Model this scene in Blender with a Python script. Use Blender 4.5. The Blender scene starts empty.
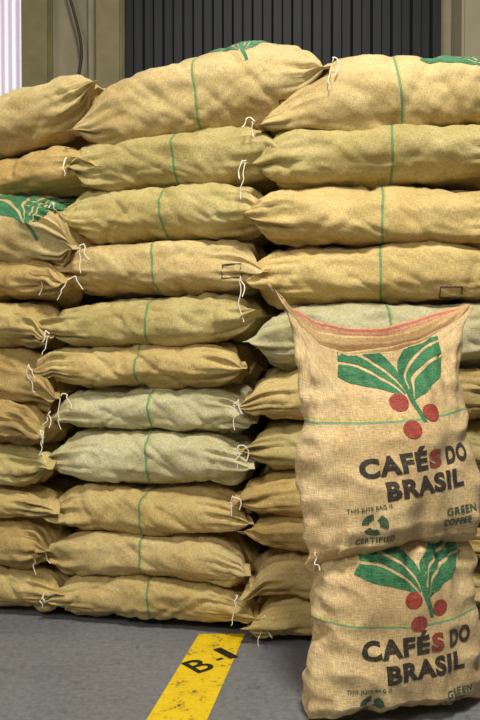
import bpy, bmesh, math, random
from mathutils import Vector, Matrix, noise, geometry
from mathutils.bvhtree import BVHTree

scene = bpy.context.scene
scene.view_settings.view_transform = 'Standard'
scene.view_settings.look = 'None'
COL = scene.collection

def lin(r, g, b):
    def f(c):
        c /= 255.0
        return c/12.92 if c <= 0.04045 else ((c+0.055)/1.055)**2.4
    return (f(r), f(g), f(b), 1.0)

# ---------------------------------------------------------------- node helpers
class NT:
    def __init__(self, name):
        self.m = bpy.data.materials.new(name)
        self.m.use_nodes = True
        self.t = self.m.node_tree
        self.b = self.t.nodes['Principled BSDF']
    def n(self, typ, **kw):
        nd = self.t.nodes.new(typ)
        for k, v in kw.items():
            setattr(nd, k, v)
        return nd
    def l(self, a, b):
        self.t.links.new(a, b)
    def val(self, sock, v):
        if hasattr(v, 'is_output') or hasattr(v, 'links'):
            self.l(v, sock)
        else:
            sock.default_value = v
    def math(self, op, a, b=0.0, c=None, clamp=False):
        nd = self.n('ShaderNodeMath', operation=op, use_clamp=clamp)
        self.val(nd.inputs[0], a); self.val(nd.inputs[1], b)
        if c is not None: self.val(nd.inputs[2], c)
        return nd.outputs[0]
    def mix(self, fac, a, b, blend='MIX'):
        nd = self.n('ShaderNodeMix', data_type='RGBA', blend_type=blend)
        self.val(nd.inputs[0], fac); self.val(nd.inputs[6], a); self.val(nd.inputs[7], b)
        return nd.outputs[2]
    def noise(self, vec, scale, detail=3.0, rough=0.55, vs=None, loc=None):
        if vs is not None or loc is not None:
            mp = self.n('ShaderNodeMapping')
            self.l(vec, mp.inputs['Vector'])
            if vs is not None: mp.inputs['Scale'].default_value = vs
            if loc is not None: mp.inputs['Location'].default_value = loc
            vec = mp.outputs[0]
        nd = self.n('ShaderNodeTexNoise')
        self.l(vec, nd.inputs['Vector'])
        nd.inputs['Scale'].default_value = scale
        nd.inputs['Detail'].default_value = detail
        nd.inputs['Roughness'].default_value = rough
        return nd.outputs['Fac']
    def ramp(self, fac, stops):
        nd = self.n('ShaderNodeValToRGB')
        els = nd.color_ramp.elements
        while len(els) < len(stops): els.new(0.5)
        for e, (p, c) in zip(els, stops):
            e.position = p; e.color = c
        self.l(fac, nd.inputs[0])
        return nd.outputs[0]
    def remap(self, v, a, b, c, d):
        nd = self.n('ShaderNodeMapRange')
        self.l(v, nd.inputs[0])
        for i, x in enumerate((a, b, c, d)): nd.inputs[i+1].default_value = x
        return nd.outputs[0]
    def bump(self, h, strength, dist):
        nd = self.n('ShaderNodeBump')
        nd.inputs['Strength'].default_value = strength
        nd.inputs['Distance'].default_value = dist
        self.l(h, nd.inputs['Height'])
        self.l(nd.outputs[0], self.b.inputs['Normal'])

def burlap(name, rgb, rgb2, stripes=(), ink=None, seed=0.0, coords='UV', vary=True):
    t = NT(name)
    tc = t.n('ShaderNodeTexCoord')
    uv = tc.outputs['UV'] if coords == 'UV' else tc.outputs['Object']
    oi = t.n('ShaderNodeObjectInfo')
    if coords == 'UV':
        a = t.noise(uv, 1.0, 2.0, 0.5, vs=(50, 400, 1), loc=(seed, 0, 0))
        b = t.noise(uv, 1.0, 2.0, 0.5, vs=(400, 50, 1), loc=(0, seed, 0))
    else:
        a = t.noise(uv, 1.0, 2.0, 0.5, vs=(45, 45, 360))
        b = t.noise(uv, 1.0, 2.0, 0.5, vs=(360, 360, 45))
    w = t.math('ADD', a, b)            # ~1.0 mean
    big = t.noise(tc.outputs['Object'], 5.0, 4.0, 0.6, loc=(seed, seed*2, 0))
    base = t.mix(t.remap(big, 0.35, 0.68, 0, 1), lin(*rgb), lin(*rgb2))
    wm = t.remap(w, 0.72, 1.28, 0.64, 1.34)
    for k, (pos, hw, c) in enumerate(stripes):
        sx = t.n('ShaderNodeSeparateXYZ'); t.l(uv, sx.inputs[0])
        d = t.math('ABSOLUTE', t.math('SUBTRACT', sx.outputs[0], pos))
        m = t.math('LESS_THAN', d, hw)
        m = t.math('MULTIPLY', m, 0.74)
        base = t.mix(m, base, lin(*c))
    if ink is not None:
        m = t.remap(w, 0.75, 1.2, 1.0, 0.92)
        base = t.mix(m, base, lin(*ink))
    col = t.mix(1.0, base, wm, 'MULTIPLY')
    if vary:
        hs = t.n('ShaderNodeHueSaturation')
        t.l(col, hs.inputs['Color'])
        t.l(t.remap(oi.outputs['Random'], 0, 1, 0.86, 1.08), hs.inputs['Value'])
        col = hs.outputs[0]
    t.l(col, t.b.inputs['Base Color'])
    t.b.inputs['Roughness'].default_value = 0.72
    t.b.inputs['Specular IOR Level'].default_value = 0.4
    t.b.inputs['Sheen Weight'].default_value = 0.1
    t.bump(w, 0.55, 0.002)
    return t.m

TEAL = (50, 126, 84)
S1 = [(0.0, 0.005, TEAL), (0.009, 0.0022, (170, 160, 60))]
tan = [burlap('burlap_tan_a', (200,175,112), (174,145,82), stripes=S1, seed=1.0),
       burlap('burlap_tan_b', (193,165,102), (165,134,72), stripes=S1, seed=4.0),
       burlap('burlap_tan_c', (203,180,122), (180,152,93), stripes=S1, seed=9.0)]
green = burlap('burlap_greenish', (192,174,112), (169,149,86), stripes=S1, seed=13.0)
pale = burlap('burlap_pale_green', (194,186,143), (176,165,117), stripes=S1, seed=17.0)
FR = ((212,184,134), (190,158,106))
front_mat = burlap('burlap_front', *FR,
                   stripes=[(0.0,0.0036,(74,146,110)), (0.010,0.0022,(176,176,70))], seed=21.0, vary=False)
plain = burlap('burlap_plain', (204,172,118), (174,138,86), seed=25.0, vary=False)
flapm = burlap('burlap_flap', (182,146,98), (150,112,68), seed=29.0, vary=False)
flapp = burlap('burlap_flap_pink', (196,160,112), (164,126,80), stripes=[(0.0,0.0045,(204,84,92)), (-0.014,0.002,(196,100,96))], seed=33.0, vary=False)
ink_green = burlap('ink_green', *FR, ink=(26,108,66), coords='OBJ', vary=False)
ink_red = burlap('ink_red', *FR, ink=(146,44,34), coords='OBJ', vary=False)
ink_dark = burlap('ink_dark', *FR, ink=(28,20,16), coords='OBJ', vary=False)
ink_dim = burlap('ink_dim_green', *FR, ink=(44,78,56), coords='OBJ', vary=False)

def simple(name, rgb, rough=0.6, var=0.0, vscale=8.0, metal=0.0, bump=0.0):
    t = NT(name)
    tc = t.n('ShaderNodeTexCoord')
    nz = t.noise(tc.outputs['Object'], vscale, 5.0, 0.6)
    c = lin(*rgb)
    lo = tuple(x*(1-var) for x in c[:3])+(1,)
    hi = tuple(min(1, x*(1+var)) for x in c[:3])+(1,)
    t.l(t.ramp(nz, [(0.3, lo), (0.7, hi)]), t.b.inputs['Base Color'])
    t.b.inputs['Roughness'].default_value = rough
    t.b.inputs['Metallic'].default_value = metal
    if bump: t.bump(nz, bump, 0.01)
    return t.m

string_mat = simple('cotton_string', (236,226,205), 0.8, 0.1, 60)

# ---------------------------------------------------------------- sack geometry
def sg(v, p):
    return math.copysign(abs(v)**p, v)
def sstep(a, b, x):
    x = max(0.0, min(1.0, (x-a)/(b-a)))
    return x*x*(3-2*x)

def new_mesh_obj(name, verts, faces, mat, uvs=None, smooth=True, parent=None):
    me = bpy.data.meshes.new(name)
    me.from_pydata(verts, [], faces)
    if uvs is not None:
        ul = me.uv_layers.new(name='UVMap')
        for poly in me.polygons:
            fu = uvs[poly.index] if poly.index < len(uvs) else None
            for k, li in enumerate(poly.loop_indices):
                ul.data[li].uv = fu[k] if fu else (0, 0)
    for p in me.polygons: p.use_smooth = smooth
    me.materials.append(mat)
    me.update()
    ob = bpy.data.objects.new(name, me)
    COL.objects.link(ob)
    if parent: ob.parent = parent
    return ob

def ring_mesh(rings, uvr):
    nu = len(rings); nv = len(rings[0])
    verts = [p for r in rings for p in r]
    faces = []; uvs = []
    for i in range(nu-1):
        for j in range(nv):
            j2 = (j+1) % nv
            faces.append((i*nv+j, i*nv+j2, (i+1)*nv+j2, (i+1)*nv+j))
            e = uvr[i][j]; f = uvr[i+1][j]
            if j2:
                g = uvr[i+1][j2]; h = uvr[i][j2]
            else:
                g = (uvr[i+1][0][0], uvr[i+1][-1][1]+(uvr[i+1][1][1]-uvr[i+1][0][1]))
                h = (uvr[i][0][0], uvr[i][-1][1]+(uvr[i][1][1]-uvr[i][0][1]))
            uvs.append((e, h, g, f))
    faces.append(tuple(reversed(range(nv)))); uvs.append([uvr[0][k] for k in reversed(range(nv))])
    faces.append(tuple((nu-1)*nv+k for k in range(nv))); uvs.append([uvr[-1][k] for k in range(nv)])
    return verts, faces, uvs

def sack(name, L, W, H, seed, tips, mat, nu=130, nv=96, crumple=1.0, parent=None, n=2.7, pw=5.0):
    rnd = random.Random(seed)
    o = Vector((rnd.uniform(0, 50), rnd.uniform(0, 50), rnd.uniform(0, 50)))
    skew = rnd.uniform(-0.016, 0.016)
    fd = [(rnd.uniform(-0.9, 0.9), rnd.uniform(-1.6, 1.6), rnd.uniform(0.004, 0.010)) for _ in range(6)]
    rings = []; uvr = []
    for i in range(nu):
        k = -1 + 2*i/(nu-1)
        s = 1.05*(0.45*k + 0.55*math.sin(k*math.pi/2))
        a = min(abs(s), 1.0)
        hh = H/2*(max(0, 1-a**pw))**0.62*(1+0.12*noise.noise(o+Vector((s*1.6, 0, 0)))) + 0.0035
        ww = W/2*(0.97 + 0.05*a**6)
        ring = []; ur = []
        for j in range(nv):
            th = 2*math.pi*j/nv
            c, sn = math.cos(th), math.sin(th)
            y = ww*sg(c, 2/n); z = hh*sg(sn, 2/n)
            x = s*L/2/1.05
            yn = y/ww
            x += math.copysign(1, s)*(0.036*abs(yn)**3*a**8 - 0.016*a**8)
            thick = min(1.0, hh/(H*0.25))
            low = noise.noise(o + Vector((x*3.2, c*1.3, sn*1.3)))*0.024
            mid = noise.noise(o + Vector((x*8, c*3.0, sn*3.0+7)))*0.013
            wr = noise.noise(o*1.7 + Vector((x*4.0, c*7.5, sn*7.5)))
            wr = (abs(wr)**0.8*math.copysign(1, wr))*0.032*sstep(0.4, 0.94, a)*crumple
            cr = -abs(noise.noise(o*2.3 + Vector((x*12, c*4, sn*4 + x*8))))*0.013*(0.6+0.4*crumple)
            dd = low + mid + wr + cr
            for (fx, fs, fa) in fd:
                dist = (x*2/L - fx) + fs*z*3
                dd -= fa*math.exp(-(dist/0.035)**2)
            d = dd*thick
            y += d*c; z += d*sn
            tip = tips[0] if s < 0 else tips[1]
            z += tip*a**4 + skew*s + noise.noise(o + Vector((x*2.4, 3, 9)))*0.018
            hem = sstep(0.84, 1.0, a)
            z += hem*noise.noise(o + Vector((math.copysign(5, s), y*9, 0)))*0.05*crumple
            x += hem*noise.noise(o + Vector((math.copysign(9, s), y*7, 4)))*0.04*crumple
            ring.append((x, y, z))
            ur.append((x + noise.noise(o+Vector((0, c, sn)))*0.012, th/(2*math.pi)*2*(W+H)*0.86))
        rings.append(ring); uvr.append(ur)
    v, f, u = ring_mesh(rings, uvr)
    return new_mesh_obj(name, v, f, mat, u, True, parent)

# ---------------------------------------------------------------- decals (ink prints on cloth)
def poly_mesh(polys):
    bm = bmesh.new()
    for P in polys:
        vs = [Vector((x, y, 0)) for x, y in P]
        tris = geometry.tessellate_polygon([vs])
        bv = [bm.verts.new(v) for v in vs]
        for t in tris:
            try: bm.faces.new([bv[i] for i in t])
            except ValueError: pass
    return bm

def text_mesh(body, box, off=0.0):
    cu = bpy.data.curves.new('tmp_txt', 'FONT')
    cu.body = body; cu.size = 1.0; cu.offset = off; cu.resolution_u = 4; cu.space_character = 1.12
    ob = bpy.data.objects.new('tmp_txt', cu); COL.objects.link(ob)
    dg = bpy.context.evaluated_depsgraph_get(); dg.update()
    me = bpy.data.meshes.new_from_object(ob.evaluated_get(dg))
    bm = bmesh.new(); bm.from_mesh(me)
    bpy.data.objects.remove(ob); bpy.data.curves.remove(cu); bpy.data.meshes.remove(me)
    xs = [v.co.x for v in bm.verts]; ys = [v.co.y for v in bm.verts]
    x0, x1, y0, y1 = min(xs), max(xs), min(ys), max(ys)
    bx0, by0, bx1, by1 = box
    for v in bm.verts:
        v.co.x = bx0 + (v.co.x-x0)/(x1-x0)*(bx1-bx0)
        v.co.y = by0 + (v.co.y-y0)/(y1-y0)*(by1-by0)
        v.co.z = 0
    return bm

def decal(name, bm, target, bvh, mat, origin, U, V, N, lift=0.0018, maxe=0.009):
    bmesh.ops.triangulate(bm, faces=bm.faces[:])
    for _ in range(6):
        es = [e for e in bm.edges if e.calc_length() > maxe]
        if not es: break
        bmesh.ops.subdivide_edges(bm, edges=es, cuts=1)
        bmesh.ops.triangulate(bm, faces=[f for f in bm.faces if len(f.verts) > 3])
    dead = []
    for v in bm.verts:
        p = origin + U*v.co.x + V*v.co.y + N*1.0
        hit, nor, idx, dist = bvh.ray_cast(p, -N, 2.5)
        if hit is None: dead.append(v)
        else:
            if nor.dot(N) < 0: nor = -nor
            if nor.dot(N) < 0.08: dead.append(v)
            v.co = hit + nor*lift
    bmesh.ops.delete(bm, geom=dead, context='VERTS')
    for f in bm.faces:
        f.normal_update()
        if f.normal.dot(N) < 0: f.normal_flip()
        f.smooth = True
    me = bpy.data.meshes.new(name); bm.to_mesh(me); bm.free()
    me.materials.append(mat)
    ob = bpy.data.objects.new(name, me); COL.objects.link(ob); ob.parent = target
    return ob

def bvh_of(ob):
    return BVHTree.FromPolygons([v.co.copy() for v in ob.data.vertices], [tuple(p.vertices) for p in ob.data.polygons])

def circle(cx, cy, r, n=20):
    return [(cx+r*math.cos(2*math.pi*i/n), cy+r*math.sin(2*math.pi*i/n)) for i in range(n)]

SC = 318.0
def P(pts, ax=412, ay=476, rot=-6.0):
    out = []
    c, s = math.cos(math.radians(rot)), math.sin(math.radians(rot))
    for x, y in pts:
        dx, dy = (x-ax)/SC, (ay-y)/SC
        out.append((dx*c-dy*s, dx*s+dy*c))
    return out
def band(top, bot, n=8):
    def sm(pts):
        out = []
        pts = [pts[0]]+list(pts)+[pts[-1]]
        for i in range(1, len(pts)-2):
            p0, p1, p2, p3 = [Vector(pts[i+k-1]) for k in range(4)]
            for j in range(n):
                t = j/n
                q = 0.5*((2*p1)+(p2-p0)*t+(2*p0-5*p1+4*p2-p3)*t*t+(3*p1-p0-3*p2+p3)*t**3)
                out.append((q.x, q.y))
        out.append(tuple(pts[-1]))
        return out
    return sm(top) + list(reversed(sm(bot)))
leaf_polys = [
    band([(347,342),(368,352),(387,364),(399,379),(405,400)], [(346,358),(365,364),(383,374),(395,386),(403,402)]),
    band([(346,361),(364,367),(382,377),(394,389),(402,403)], [(344,374),(363,376),(379,384),(392,393),(401,405)]),
    band([(344,377),(362,379),(378,387),(391,396),(401,407)], [(341,389),(357,396),(374,399),(390,403),(403,411)]),
    band([(446,336),(424,347),(408,362),(401,379),(405,400)], [(447,348),(430,357),(416,370),(408,384),(407,402)]),
    band([(447,351),(431,360),(418,372),(410,386),(409,402)], [(448,363),(434,369),(422,378),(414,389),(411,405)]),
    band([(448,366),(435,372),(424,381),(416,391),(412,405)], [(445,381),(438,389),(429,396),(421,403),(411,410)]),
    band([(401,398),(405,410),(410,420),(414,431)], [(411,400),(411,410),(415,420),(418,430)]),
]
berry_polys = [circle(397,412,8.4), circle(426,422,8.4), circle(404,437,8.4)]

def print_logo(ob, bvh, origin, U, V, N, yscale=1.0, leaf_drop=0.0, k=1.06):
    def tr(polys, rot, kk):
        return [[(x*kk, y*yscale-leaf_drop) for x, y in P(p, rot=rot)] for p in polys]
    def tb(x0, y0, x1, y1):
        return (x0*k, y0*k, x1*k, y1*k)
    decal('print_leaves', poly_mesh(tr(leaf_polys, -9.5, k*0.98)), ob, bvh, ink_green, origin, U, V, N, maxe=0.012)
    decal('print_cherries', poly_mesh(tr(berry_polys, -7.5, k)), ob, bvh, ink_red, origin, U, V, N, lift=0.0024)
    o = 0.050
    decal('print_cafe', text_mesh('CAFÉ', tb(-0.176, 0.002, 0.020, 0.070), o), ob, bvh, ink_dark, origin, U, V, N)
    decal('print_s', text_mesh('S', tb(0.026, 0.002, 0.070, 0.055), o), ob, bvh, ink_red, origin, U, V, N)
    decal('print_do', text_mesh('DO', tb(0.090, 0.002, 0.172, 0.054), o), ob, bvh, ink_dark, origin, U, V, N)
    decal('print_brasil', text_mesh('BRASIL', tb(-0.114, -0.066, 0.138, -0.012), o), ob, bvh, ink_dark, origin, U, V, N)
    q_ = 0.028
    decal('print_note', text_mesh('THIS JUTE BAG IS', (-0.235, -0.120+q_, -0.110, -0.104+q_), 0.02), ob, bvh, ink_dim, origin, U, V, N, lift=0.0025)
    decal('print_note_b', text_mesh('CERTIFIED', (-0.220, -0.213+q_, -0.110, -0.195+q_), 0.025), ob, bvh, ink_dim, origin, U, V, N, lift=0.0025)
    arrows = []
    cx, cy = -0.165, -0.158+q_
    for q in range(3):
        a0 = math.radians(90+120*q)
        pts_o = [(cx+0.035*math.cos(a0+math.radians(t)), cy+0.032*math.sin(a0+math.radians(t))) for t in range(0, 96, 12)]
        pts_i = [(cx+0.014*math.cos(a0+math.radians(t)), cy+0.014*math.sin(a0+math.radians(t))) for t in range(0, 96, 12)]
        arrows.append(pts_o+list(reversed(pts_i)))
    decal('print_recycle', poly_mesh(arrows), ob, bvh, ink_dim, origin, U, V, N)
    decal('print_mark', text_mesh('GREEN', (0.075, -0.178+q_, 0.175, -0.154+q_), 0.03), ob, bvh, ink_dim, origin, U, V, N, lift=0.0025)
    decal('print_mark_b', text_mesh('COFFEE', (0.065, -0.210+q_, 0.155, -0.188+q_), 0.03), ob, bvh, ink_dim, origin, U, V, N, lift=0.0025)

# ---------------------------------------------------------------- strings
def string(name, start, length, seed, parent, r=0.0018, sweep=(0.0, 0.0)):
    rnd = random.Random(seed)
    cu = bpy.data.curves.new(name, 'CURVE'); cu.dimensions = '3D'
    cu.bevel_depth = r; cu.bevel_resolution = 2
    sp = cu.splines.new('NURBS'); n = 7
    sp.points.add(n-1)
    for i in range(n):
        t = i/(n-1)
        x = start[0] + sweep[0]*t + rnd.uniform(-1, 1)*0.012*(t > 0)
        y = start[1] + rnd.uniform(-0.4, 0.2)*0.02*(t > 0)
        z = start[2] - length*t + rnd.uniform(-1, 1)*0.010*(t > 0) + 0.03*math.sin(t*3.1)*sweep[1]
        sp.points[i].co = (x, y, z, 1)
    sp.use_endpoint_u = True; sp.order_u = 4
    cu.materials.append(string_mat)
    ob = bpy.data.objects.new(name, cu); COL.objects.link(ob); ob.parent = parent
    return ob

def empty(name, loc=(0,0,0)):
    e = bpy.data.objects.new(name, None); COL.objects.link(e); e.location = loc
    e.empty_display_size = 0.2
    return e

# ---------------------------------------------------------------- stacks
def place(ob, cx, cy, cz, yaw, pitch=0.0, tilt=0.0):
    ob.matrix_basis = (Matrix.Translation((cx, cy, cz)) @ Matrix.Rotation(yaw, 4, 'Z') @
                       Matrix.Rotation(pitch, 4, 'Y') @ Matrix.Rotation(tilt, 4, 'X'))

D = math.radians
def build_stack(cx, cy, yaw, bounds, rows, seed0, W=0.60):
    root = empty('coffee_sack_stack', (cx, cy, 0))
    objs = []
    u = Vector((math.cos(yaw), math.sin(yaw), 0)); nrm = Vector((math.sin(yaw), -math.cos(yaw), 0))
    for i, r in enumerate(rows):
        z0, z1 = bounds[i], bounds[i+1]
        H = (z1-z0)*1.11*r.get('hk', 1.0)
        if i == 0: zc = z0 + H/2 + 0.008
        else: zc = (z0+z1)/2
        rnd = random.Random(seed0*100+i)
        ob = sack('sack_%d' % (i+1), r['L'], W, H, seed0*31+i, r.get('tips', (rnd.uniform(-0.04, 0.01), rnd.uniform(-0.04, 0.01))),
                  r['m'], parent=root, crumple=r.get('cr', 1.0), n=r.get('n', 2.7), pw=r.get('pw', rnd.uniform(4.6, 7.0)))
        p = u*r.get('dx', 0) + nrm*(r.get('out', 0)+rnd.uniform(-0.025, 0.025))
        j = 0 if i == 0 else 1
        place(ob, p.x, p.y, zc + r.get('dz', 0), yaw + D(r.get('yaw', 0)+rnd.uniform(-2.5, 2.5)),
              D(r.get('pitch', rnd.uniform(-1, 1)*j)), D(r.get('tilt', rnd.uniform(-3, 4)*j)))
        objs.append(ob)
        if r.get('rear', True):
            b = bpy.data.objects.new('rear_sack_%d' % (i+1), ob.data); COL.objects.link(b); b.parent = root
            q = -nrm*(W*0.97) + u*(r.get('dx', 0)*0.5)
            place(b, q.x, q.y, zc, yaw + math.pi + D(rnd.uniform(-2, 2)))
    return root, objs, u, nrm

T0, T1, T2 = tan
midb = [0, .185, .375, .575, .775, .965, 1.14, 1.335, 1.54, 1.755, 1.98, 2.31]
mid_rows = [
    dict(L=.86, dx=.0, m=T0), dict(L=.88, dx=-.02, m=T2), dict(L=.86, dx=-.02, m=T0),
    dict(L=.86, dx=0, m=pale), dict(L=.86, dx=0, m=pale, tips=(-.01,-.01)), dict(L=.89, dx=-.04, m=T0),
    dict(L=.91, dx=-.0, m=green), dict(L=.88, dx=.02, m=T2, tips=(-.035,-.01)),
    dict(L=.88, dx=.05, m=green, tips=(.0,-.0)), dict(L=.92, dx=.10, m=green, pitch=-1.5),
    dict(L=1.04, dx=.17, m=T2, pitch=-5, tilt=14, hk=1.06, yaw=3, tips=(-.06,.0), dz=.005, n=2.2, pw=3.6, rear=False)]
yawM = D(-16)
frontM = Vector((-0.37, 3.12, 0)); nM = Vector((math.sin(yawM), -math.cos(yawM), 0))
cM = frontM - nM*0.30
mid, midobs, uM, _ = build_stack(cM.x, cM.y, yawM, midb, mid_rows, 1)
rb = [0, .165, .33, .49, .655, .856, 1.06, 1.285, 1.51, 1.73, 1.955, 2.24]
r_rows = [
    dict(L=1.0, m=T0, dx=-.02), dict(L=1.0, m=T2, dx=-.03), dict(L=1.0, m=T1, dx=-.03), dict(L=1.0, m=T1, dx=-.05),
    dict(L=1.0, m=green, dx=-.01), dict(L=1.0, m=T0, dx=-.03), dict(L=1.0, m=pale, dx=.01),
    dict(L=1.02, m=T0, dx=.0, tips=(.0,-.02)), dict(L=1.04, m=T0, dx=.0, tips=(-.0,-.02)), dict(L=1.02, m=green, dx=.03, tips=(-.01,-.02)),
    dict(L=1.04, dx=.06, m=T2, pitch=-4.5, tilt=12, hk=1.05, tips=(-.06,0), n=2.3, pw=3.4, rear=False)]
yawR = D(-8)
frontR = Vector((0.52, 2.90, 0)); nR = Vector((math.sin(yawR), -math.cos(yawR), 0))
cR = frontR - nR*0.30
right, robs, uR, _ = build_stack(cR.x, cR.y, yawR, rb, r_rows, 2)
lb = [0, .205, .40, .54, .72, .90, 1.13, 1.31, 1.50, 1.76, 1.93, 2.20]
l_rows = [
    dict(L=.92, m=T0, dx=.02, cr=1.3), dict(L=.92, m=T1, dx=-.01, cr=1.5), dict(L=.92, m=T0, dx=0, cr=1.5), dict(L=.9, m=green, dx=-.03, cr=1.5),
    dict(L=.92, m=T1, dx=-.02, cr=1.9, yaw=-6), dict(L=.92, m=T1, dx=0, cr=1.9, yaw=4, tips=(0,-.05)), dict(L=.92, m=T0, dx=0, cr=1.7), dict(L=.94, m=T1, dx=.04, cr=1.7),
    dict(L=1.0, m=T2, dx=.08, cr=1.6, tilt=16, tips=(0,-.08), out=.04, hk=1.08, pw=6), dict(L=.98, m=T1, dx=.13, out=-.08, pitch=-5),
    dict(L=.98, dx=.13, m=T2, pitch=-12, tilt=8, tips=(-.02,.03), n=2.2, pw=3.6, rear=False)]
yawL = D(-12)
frontL = Vector((-1.19, 3.29, 0)); nL = Vector((math.sin(yawL), -math.cos(yawL), 0))
cL = frontL - nL*0.30
left, lobs, uL, _ = build_stack(cL.x, cL.y, yawL, lb, l_rows, 3)
fb = [0, .18, .36, .54, .73, .92, 1.11, 1.31, 1.52, 1.72, 1.93]
f_rows = [dict(L=.95, m=[T0, T1, T2, green][i % 4]) for i in range(10)]
yawF = D(-4); frontF = Vector((1.53, 2.82, 0)); nF = Vector((math.sin(yawF), -math.cos(yawF), 0))
cF = frontF - nF*0.30
build_stack(cF.x, cF.y, yawF, fb, f_rows, 4)
fb2 = [0, .19, .38, .57, .76, .95, 1.14, 1.33, 1.52, 1.72, 1.92]
cF2 = Vector((-2.14, 3.50, 0)) + Vector((math.sin(-D(12)), -math.cos(D(12)), 0))*-0.30
build_stack(cF2.x, cF2.y, D(-12), fb2, [dict(L=.95, m=[T1, T0, green][i % 3]) for i in range(10)], 5)

def tie(root, obs, rows, side=-1, seed=0, W=0.6):
    for i, ln in rows:
        ob = obs[i]
        best = max(ob.data.vertices, key=lambda v: side*v.co.x*1.0 - v.co.y*0.6)
        p = ob.matrix_basis @ best.co
        rnd = random.Random(seed+i)
        string('string_%d' % i, (p.x, p.y-0.004, p.z+0.004), ln, seed+i, root, sweep=(rnd.uniform(-.03, .03), rnd.uniform(-.5, 1)))
        string('string_tail_%d' % i, (p.x+0.004, p.y-0.006, p.z+0.012), ln*0.5, seed+i+50, root, r=0.0024, sweep=(rnd.uniform(-.06, .06), 1))
tie(mid, midobs, [(0,.03),(1,.07),(3,.05),(4,.09),(5,.1),(7,.11),(8,.05),(9,.04)], -1, 10)
tie(mid, midobs, [(10,.10),(0,.14)], 1, 80)
tie(right, robs, [(10,.06),(9,.14),(7,.15),(5,.08),(4,.08),(1,.09),(3,.05)], -1, 30)
tie(left, lobs, [(8,.10),(7,.08),(5,.12),(4,.06),(6,.08)], 1, 60)

def shoulder_print(ob, polys, mat, cx, up, ang, scale=1.0, name='print'):
    bvh = bvh_of(ob)
    a = D(ang)
    N = Vector((0, -math.cos(a), math.sin(a))); U = Vector((1, 0, 0)); V = Vector((0, math.sin(a), math.cos(a)))
    pl = [[(x*scale, y*scale) for x, y in p] for p in polys]
    decal(name, poly_mesh(pl), ob, bvh, mat, Vector((cx, 0, 0)) + V*up, U, V, N, maxe=0.015)
lp = [P(p, 395, 385, 0) for p in leaf_polys]
shoulder_print(midobs[10], lp, ink_green, 0.16, 0.165, 15, 0.9)
shoulder_print(robs[10], lp, ink_green, 0.27, 0.09, 12, 1.1)
shoulder_print(lobs[8], lp, ink_green, 0.26, 0.085, 10, 1.0)
def rect_frame(cx, cy, w, h, t):
    return [[(cx-w/2,cy-h/2),(cx+w/2,cy-h/2),(cx+w/2,cy-h/2+t),(cx-w/2,cy-h/2+t)],
            [(cx-w/2,cy+h/2-t),(cx+w/2,cy+h/2-t),(cx+w/2,cy+h/2),(cx-w/2,cy+h/2)],
            [(cx-w/2,cy-h/2+t),(cx-w/2+t,cy-h/2+t),(cx-w/2+t,cy+h/2-t),(cx-w/2,cy+h/2-t)],
            [(cx+w/2-t,cy-h/2+t),(cx+w/2,cy-h/2+t),(cx+w/2,cy+h/2-t),(cx+w/2-t,cy+h/2-t)]]
shoulder_print(midobs[7], rect_frame(0, 0, .08, .055, .004), ink_dark, 0.33, -0.04, 0, name='print_box')
shoulder_print(midobs[10], rect_frame(0, 0, .08, .05, .004), ink_dark, 0.36, -0.08, 0, name='print_box')
shoulder_print(robs[9], rect_frame(0, 0, .10, .06, .004), ink_dark, 0.38, -0.05, 0, name='print_box')
shoulder_print(robs[7], rect_frame(0, 0, .08, .04, .004), ink_dark, 0.25, -0.075, 0, name='print_box')

# ---------------------------------------------------------------- standing printed sacks
def interp(tab, x):
    if x <= tab[0][0]: return tab[0][1]
    for (a, b), (c, d) in zip(tab, tab[1:]):
        if x <= c:
            t = (x-a)/(c-a); t = t*t*(3-2*t)*0.5 + t*0.5
            return b+(d-b)*t
    return tab[-1][1]

def standing_sack(name, Ht, wtab, ttab, topedge, botedge, seed, stripe_z, nu=170, nv=170, n=2.3):
    o = Vector((seed*3.3, seed*1.7, seed*5.1))
    rings = []; uvr = []
    for i in range(nu):
        v = i/(nu-1)
        v = v*0.5+0.5*(0.5-0.5*math.cos(math.pi*v))
        w = interp(wtab, v); t = interp(ttab, v)
        ring = []; ur = []
        for j in range(nv):
            th = 2*math.pi*j/nv
            c, sn = math.cos(th), math.sin(th)
            x = w*sg(c, 2/n); y = -t*sg(sn, 2/n)
            xn = x/w
            z = v*Ht + topedge(xn)*sstep(0.62, 1.0, v) + botedge(xn)*(1-sstep(0.0, 0.35, v))
            thick = min(1, t/0.07)
            ez = max(sstep(0.55, 0.98, v), sstep(0.35, 0.0, v))
            d = (noise.noise(o+Vector((x*4, z*4, c)))*0.022 + noise.noise(o+Vector((x*11, z*8, sn*2)))*0.010
                 - abs(noise.noise(o+Vector((x*7+z*9, z*6-x*5, sn))))*0.018)
            wr = noise.noise(o*2+Vector((xn*8, z*4, sn*2)))*0.028*ez
            sd = noise.noise(o*3+Vector((xn*2, z*20, sn*2)))*0.020*sstep(0.5, 1.0, abs(xn))
            d = (d+wr+sd)*thick
            x += d*c; y -= d*sn
            y += ez**3*noise.noise(o+Vector((xn*3.5, 0, v*2)))*0.035
            ring.append((x, y, z))
            ur.append((v*Ht - stripe_z + 0.016*(1-xn*xn) - 0.008, x if sn >= 0 else 2*w+x))
        rings.append(ring); uvr.append(ur)
    vv, f, u = ring_mesh(rings, uvr)
    return new_mesh_obj(name, vv, f, front_mat, u, True)

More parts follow.
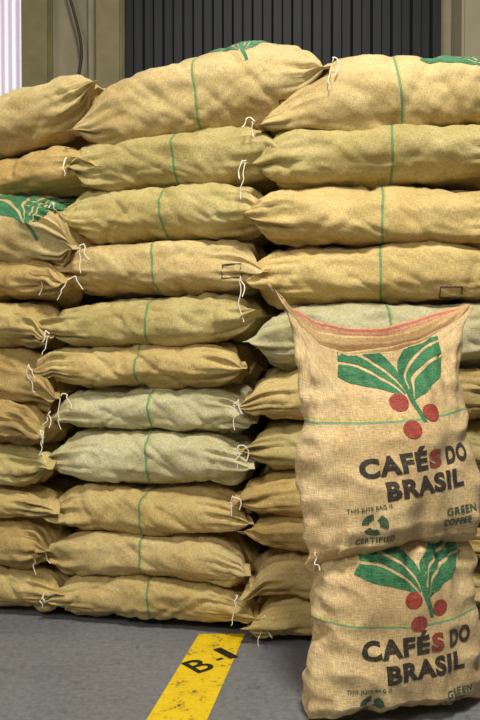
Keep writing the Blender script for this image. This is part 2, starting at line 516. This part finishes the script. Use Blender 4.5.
low = standing_sack('coffee_sack', 0.545,
    [(0,.290),(.05,.292),(.12,.285),(.3,.280),(.6,.275),(.8,.268),(.92,.258),(1,.235)],
    [(0,.012),(.025,.07),(.1,.125),(.3,.150),(.6,.15),(.8,.140),(.92,.115),(.98,.07),(1,.02)],
    lambda x: -0.015*abs(x)**3, lambda x: 0.014*(1-abs(x)**3), 3, 0.300)
place(low, 0.480, 2.46, 0.006, D(16), 0, D(-3))
bl = bvh_of(low)
FN = Vector((0, -1, 0))
rr = D(3.5)
U2 = Vector((math.cos(rr), 0, math.sin(rr))); V2 = Vector((-math.sin(rr), 0, math.cos(rr)))
print_logo(low, bl, Vector((0.028, 0, 0.205)), U2, V2, FN, yscale=0.87, leaf_drop=0.012)

FRONT_LIP = [(-1,.190),(-.9,.135),(-.75,.060),(-.55,-.005),(-.3,-.034),(.1,-.034),(.4,-.014),(.7,.030),(.88,.066),(1,.092)]
BACK_LIP  = [(-1,.205),(-.9,.168),(-.75,.118),(-.5,.070),(-.2,.052),(.15,.050),(.45,.062),(.75,.082),(.9,.092),(1,.100)]
def top_profile(x): return interp(FRONT_LIP, x)
HU = 0.640
upw = [(0,.296),(.03,.300),(.09,.288),(.3,.284),(.6,.274),(.8,.272),(.92,.294),(1,.336)]
up = standing_sack('coffee_sack.001', HU, upw,
    [(0,.010),(.02,.05),(.07,.11),(.15,.14),(.3,.150),(.55,.14),(.75,.095),(.88,.045),(.95,.014),(1,.006)],
    top_profile, lambda x: 0.0-0.012*abs(x)**2, 8, 0.405)
place(up, 0.478, 2.450, 0.507, D(15), D(-3.5), D(-4))
bu = bvh_of(up)
print_logo(up, bu, Vector((0.040, 0, 0.247)), U2, V2, FN)

def flap(idx, tf, back, curl, mat, seed, off=0.016):
    n, m = 90, 16
    o = Vector((seed*2.1, 5, 7))
    verts = []; uvl = []
    depth = 0.13
    for i in range(n):
        xn = -1+2*i/(n-1)
        zt = HU + top_profile(xn)*(1-tf) + interp(BACK_LIP, xn)*tf + 0.005*math.sin(xn*5+seed)
        open_ = (1-abs(xn)**2.2)
        for k in range(m):
            t = k/(m-1)
            vv = min(1, 1-(1-t)*0.22)
            x = xn*(interp(upw, vv)+0.002)
            z = zt - (1-t)*depth + curl*open_*(-max(0, t-0.75)**2*0.35)
            y = back*(0.25+0.75*open_) + noise.noise(o+Vector((xn*2.5, t*0.8, 0)))*0.010 - curl*open_*max(0, t-0.6)*0.06
            verts.append((x, y, z))
            uvl.append((-(1-t)*depth+off, x))
    faces = []; uvs = []
    for i in range(n-1):
        for k in range(m-1):
            f = (i*m+k, (i+1)*m+k, (i+1)*m+k+1, i*m+k+1)
            faces.append(f); uvs.append([uvl[q] for q in f])
    ob = new_mesh_obj('mouth_fold_%d' % (idx+1), verts, faces, mat, uvs, True, up)
    md = ob.modifiers.new('thick', 'SOLIDIFY'); md.thickness = 0.005; md.offset = 0
    return ob
flap(0, .20, .024, 0.3, plain, 1)
flap(1, .42, .046, 0.2, flapm, 2)
flap(2, .66, .064, 0.0, plain, 3)
flap(3, 1.05, .082, 0.0, flapp, 4, 0.011)
string('string', (-0.27, -0.03, 0.03), 0.05, 4, up)

# ---------------------------------------------------------------- floor
def floor_mat():
    t = NT('concrete_floor')
    tc = t.n('ShaderNodeTexCoord'); ob = tc.outputs['Object']
    big = t.noise(ob, 1.3, 6, 0.6)
    fine = t.noise(ob, 45, 5, 0.7)
    col = t.ramp(big, [(0.3, lin(100,102,103)), (0.7, lin(130,132,132))])
    col = t.mix(0.5, col, t.ramp(fine, [(0.3, lin(84,85,86)), (0.7, lin(146,147,147))]), 'MIX')
    spots = t.noise(ob, 14, 4, 0.7, loc=(3, 1, 0))
    col = t.mix(t.remap(spots, 0.58, 0.7, 0, 0.5), col, lin(60,60,60))
    t.l(col, t.b.inputs['Base Color'])
    t.l(t.remap(big, 0.3, 0.7, 0.25, 0.5), t.b.inputs['Roughness'])
    t.bump(fine, 0.15, 0.004)
    return t.m
def box(name, x0, x1, y0, y1, z0, z1, mat, parent=None, bevel=0.0):
    bm = bmesh.new(); bmesh.ops.create_cube(bm, size=1)
    for v in bm.verts:
        v.co = Vector(((x0+x1)/2+v.co.x*(x1-x0), (y0+y1)/2+v.co.y*(y1-y0), (z0+z1)/2+v.co.z*(z1-z0)))
    if bevel: bmesh.ops.bevel(bm, geom=bm.edges[:], offset=bevel, segments=2, affect='EDGES')
    me = bpy.data.meshes.new(name); bm.to_mesh(me); bm.free(); me.materials.append(mat)
    ob = bpy.data.objects.new(name, me); COL.objects.link(ob)
    if parent: ob.parent = parent
    return ob
box('floor', -7, 7, -4, 7.2, -0.1, 0, floor_mat())

def yellow_mat():
    t = NT('yellow_floor_paint')
    tc = t.n('ShaderNodeTexCoord'); ob = tc.outputs['Object']
    a = t.noise(ob, 18, 6, 0.7); b = t.noise(ob, 70, 3, 0.6)
    s = t.math('ADD', t.math('MULTIPLY', a, 0.65), t.math('MULTIPLY', b, 0.35))
    c = t.ramp(s, [(0.37, lin(96,88,58)), (0.45, lin(226,188,26)), (0.7, lin(246,212,40))])
    t.l(c, t.b.inputs['Base Color']); t.b.inputs['Roughness'].default_value = 0.5
    return t.m
def flat(name, polys, z, mat, parent=None):
    bm = poly_mesh(polys)
    for v in bm.verts: v.co.z = z
    for f in bm.faces:
        f.normal_update()
        if f.normal.z < 0: f.normal_flip()
    me = bpy.data.meshes.new(name); bm.to_mesh(me); bm.free(); me.materials.append(mat)
    ob = bpy.data.objects.new(name, me); COL.objects.link(ob)
    if parent: ob.parent = parent
    return ob
line = flat('floor_marking', [[(-0.49,1.2),(-0.30,1.2),(0.02,3.1),(-0.16,3.1)]], 0.002, yellow_mat())
black = simple('black_stencil_paint', (28,26,22), 0.6, 0.3, 40)
for ch, bx, by, w, h in (('B', -0.143, 2.725, .080, .11), ('-', -0.080, 2.835, .028, .014), ('1', -0.034, 2.850, .036, .11)):
    bm = text_mesh(ch, (0, 0, w, h), 0.01)
    R = Matrix.Rotation(D(38), 4, 'Z')
    for v in bm.verts:
        q = R @ Vector((v.co.x, v.co.y, 0))
        v.co = Vector((bx+q.x, by+q.y, 0.0035))
    me = bpy.data.meshes.new('marking_glyph'); bm.to_mesh(me); bm.free(); me.materials.append(black)
    g = bpy.data.objects.new('marking_glyph', me); COL.objects.link(g); g.parent = line

# ---------------------------------------------------------------- back of the warehouse
YB = 6.5
wallm = simple('beige_wall_paint', (158,148,120), 0.8, 0.12, 3, bump=0.1)
darkm = simple('dark_corrugated_sheet', (15,16,19), 0.65, 0.25, 3)
steel = simple('beige_painted_steel', (122,112,72), 0.6, 0.2, 6)
steel2 = simple('pale_painted_steel', (160,150,118), 0.6, 0.15, 6)
box('wall_back', -7, 7, YB+0.12, YB+0.3, 0, 5.2, wallm)

def corrugated(name, x0, x1, y, z0, z1, pitch, depth, mat):
    verts = []; faces = []
    x = x0; prof = []
    while x < x1:
        prof += [(x, 0), (x+pitch*0.4, 0), (x+pitch*0.5, -depth), (x+pitch*0.9, -depth)]
        x += pitch
    prof.append((x, 0))
    for px, py in prof:
        verts += [(px, y+py, z0), (px, y+py, z1)]
    for i in range(len(prof)-1):
        faces.append((2*i, 2*i+2, 2*i+3, 2*i+1))
    ob = new_mesh_obj(name, verts, faces, mat, None, False)
    md = ob.modifiers.new('s', 'SOLIDIFY'); md.thickness = 0.006
    return ob
corrugated('door_1', -0.93, 1.60, YB+0.05, 0.0, 5.0, 0.16, 0.05, darkm)
t = NT('translucent_panel')
tc = t.n('ShaderNodeTexCoord'); sx = t.n('ShaderNodeSeparateXYZ'); t.l(tc.outputs['Object'], sx.inputs[0])
rib = t.math('PINGPONG', sx.outputs[0], 0.03)
rc = t.ramp(t.math('MULTIPLY', rib, 33.3), [(0.15, lin(176,164,174)), (0.6, lin(238,234,240))])
t.l(rc, t.b.inputs['Base Color']); t.b.inputs['Roughness'].default_value = 0.4
t.l(rc, t.b.inputs['Emission Color']); t.b.inputs['Emission Strength'].default_value = 0.6
corrugated('window_1', -3.6, -1.72, YB+0.06, 0.5, 5.0, 0.06, 0.03, t.m)

def ibeam(name, xc, w, y, d, mat):
    root = empty(name, (xc, y, 0))
    box('flange_front', -w/2, w/2, -d/2, -d/2+0.02, 0, 5.0, mat, root)
    box('flange_back', -w/2, w/2, d/2-0.02, d/2, 0, 5.0, mat, root)
    box('web', -0.01, 0.01, -d/2+0.02, d/2-0.02, 0, 5.0, mat, root)
    box('base_plate', -w/2-0.05, w/2+0.05, -d/2-0.05, d/2+0.03, 0, 0.02, mat, root)
    for k in range(4):
        box('stiffener_%d' % k, -w/2, w/2, -d/2+0.021, -0.02, 0.9+k*1.05, 0.92+k*1.05, mat, root)
    return root
ibeam('steel_column', -1.03, 0.18, YB-0.12, 0.2, steel)
ibeam('steel_column.001', -1.60, 0.2, YB-0.12, 0.2, steel)
box('trim_1', -1.50, -1.14, YB+0.02, YB+0.10, 2.9, 3.05, steel2)
box('trim_2', -7, 7, YB+0.0, YB+0.10, 5.0, 5.12, steel2)
box('trim_3', -1.22, -1.14, YB-0.0, YB+0.10, 0, 5.0, steel2)
box('concrete_pillar', 1.72, 2.2, YB-0.25, YB+0.1, 0, 5.2, wallm, None, 0.02)
cu = bpy.data.curves.new('hanging_cable', 'CURVE'); cu.dimensions = '3D'; cu.bevel_depth = 0.012
sp = cu.splines.new('NURBS'); pts = [(-1.5,5.0),(-1.45,4.2),(-1.30,3.7),(-1.24,3.4),(-1.34,3.15),(-1.29,2.8),(-1.32,2.0),(-1.32,1.0)]
sp.points.add(len(pts)-1)
for q, (x, z) in zip(sp.points, pts): q.co = (x, YB-0.05, z, 1)
sp.use_endpoint_u = True; sp.order_u = 4
cu.materials.append(simple('dark_cable', (60,54,44), 0.6))
COL.objects.link(bpy.data.objects.new('hanging_cable', cu))

# ---------------------------------------------------------------- lights
def area(name, loc, target, size, power, color=(1, 1, 1)):
    l = bpy.data.lights.new(name, 'AREA'); l.shape = 'SQUARE'; l.size = size; l.energy = power; l.color = color
    o = bpy.data.objects.new(name, l); COL.objects.link(o)
    o.location = loc
    o.rotation_euler = (Vector(target)-Vector(loc)).to_track_quat('-Z', 'Y').to_euler()
    return o
area('ceiling_light', (0.4, 0.5, 4.5), (0.0, 3.0, 1.0), 0.7, 205, (1.0, 0.97, 0.89))
area('ceiling_light.001', (-1.8, -0.8, 3.2), (-0.2, 3, 0.8), 0.8, 78, (1.0, 0.98, 0.93))
area('ceiling_light.002', (0.5, 4.6, 4.9), (0.3, 4.6, 0), 1.0, 40, (1.0, 0.97, 0.9))
w = bpy.data.worlds.new('World'); scene.world = w; w.use_nodes = True
w.node_tree.nodes['Background'].inputs[0].default_value = (0.97, 0.98, 1.0, 1)
w.node_tree.nodes['Background'].inputs[1].default_value = 0.14

# ---------------------------------------------------------------- camera
cam = bpy.data.cameras.new('camera'); co = bpy.data.objects.new('camera', cam); COL.objects.link(co)
cam.sensor_fit = 'VERTICAL'; cam.sensor_height = 24.0; cam.lens = 24.0*800/720
co.location = (0, 0, 1.15)
co.rotation_euler = (math.pi/2 - math.atan(20/800), 0, 0)
cam.clip_start = 0.05
scene.camera = co
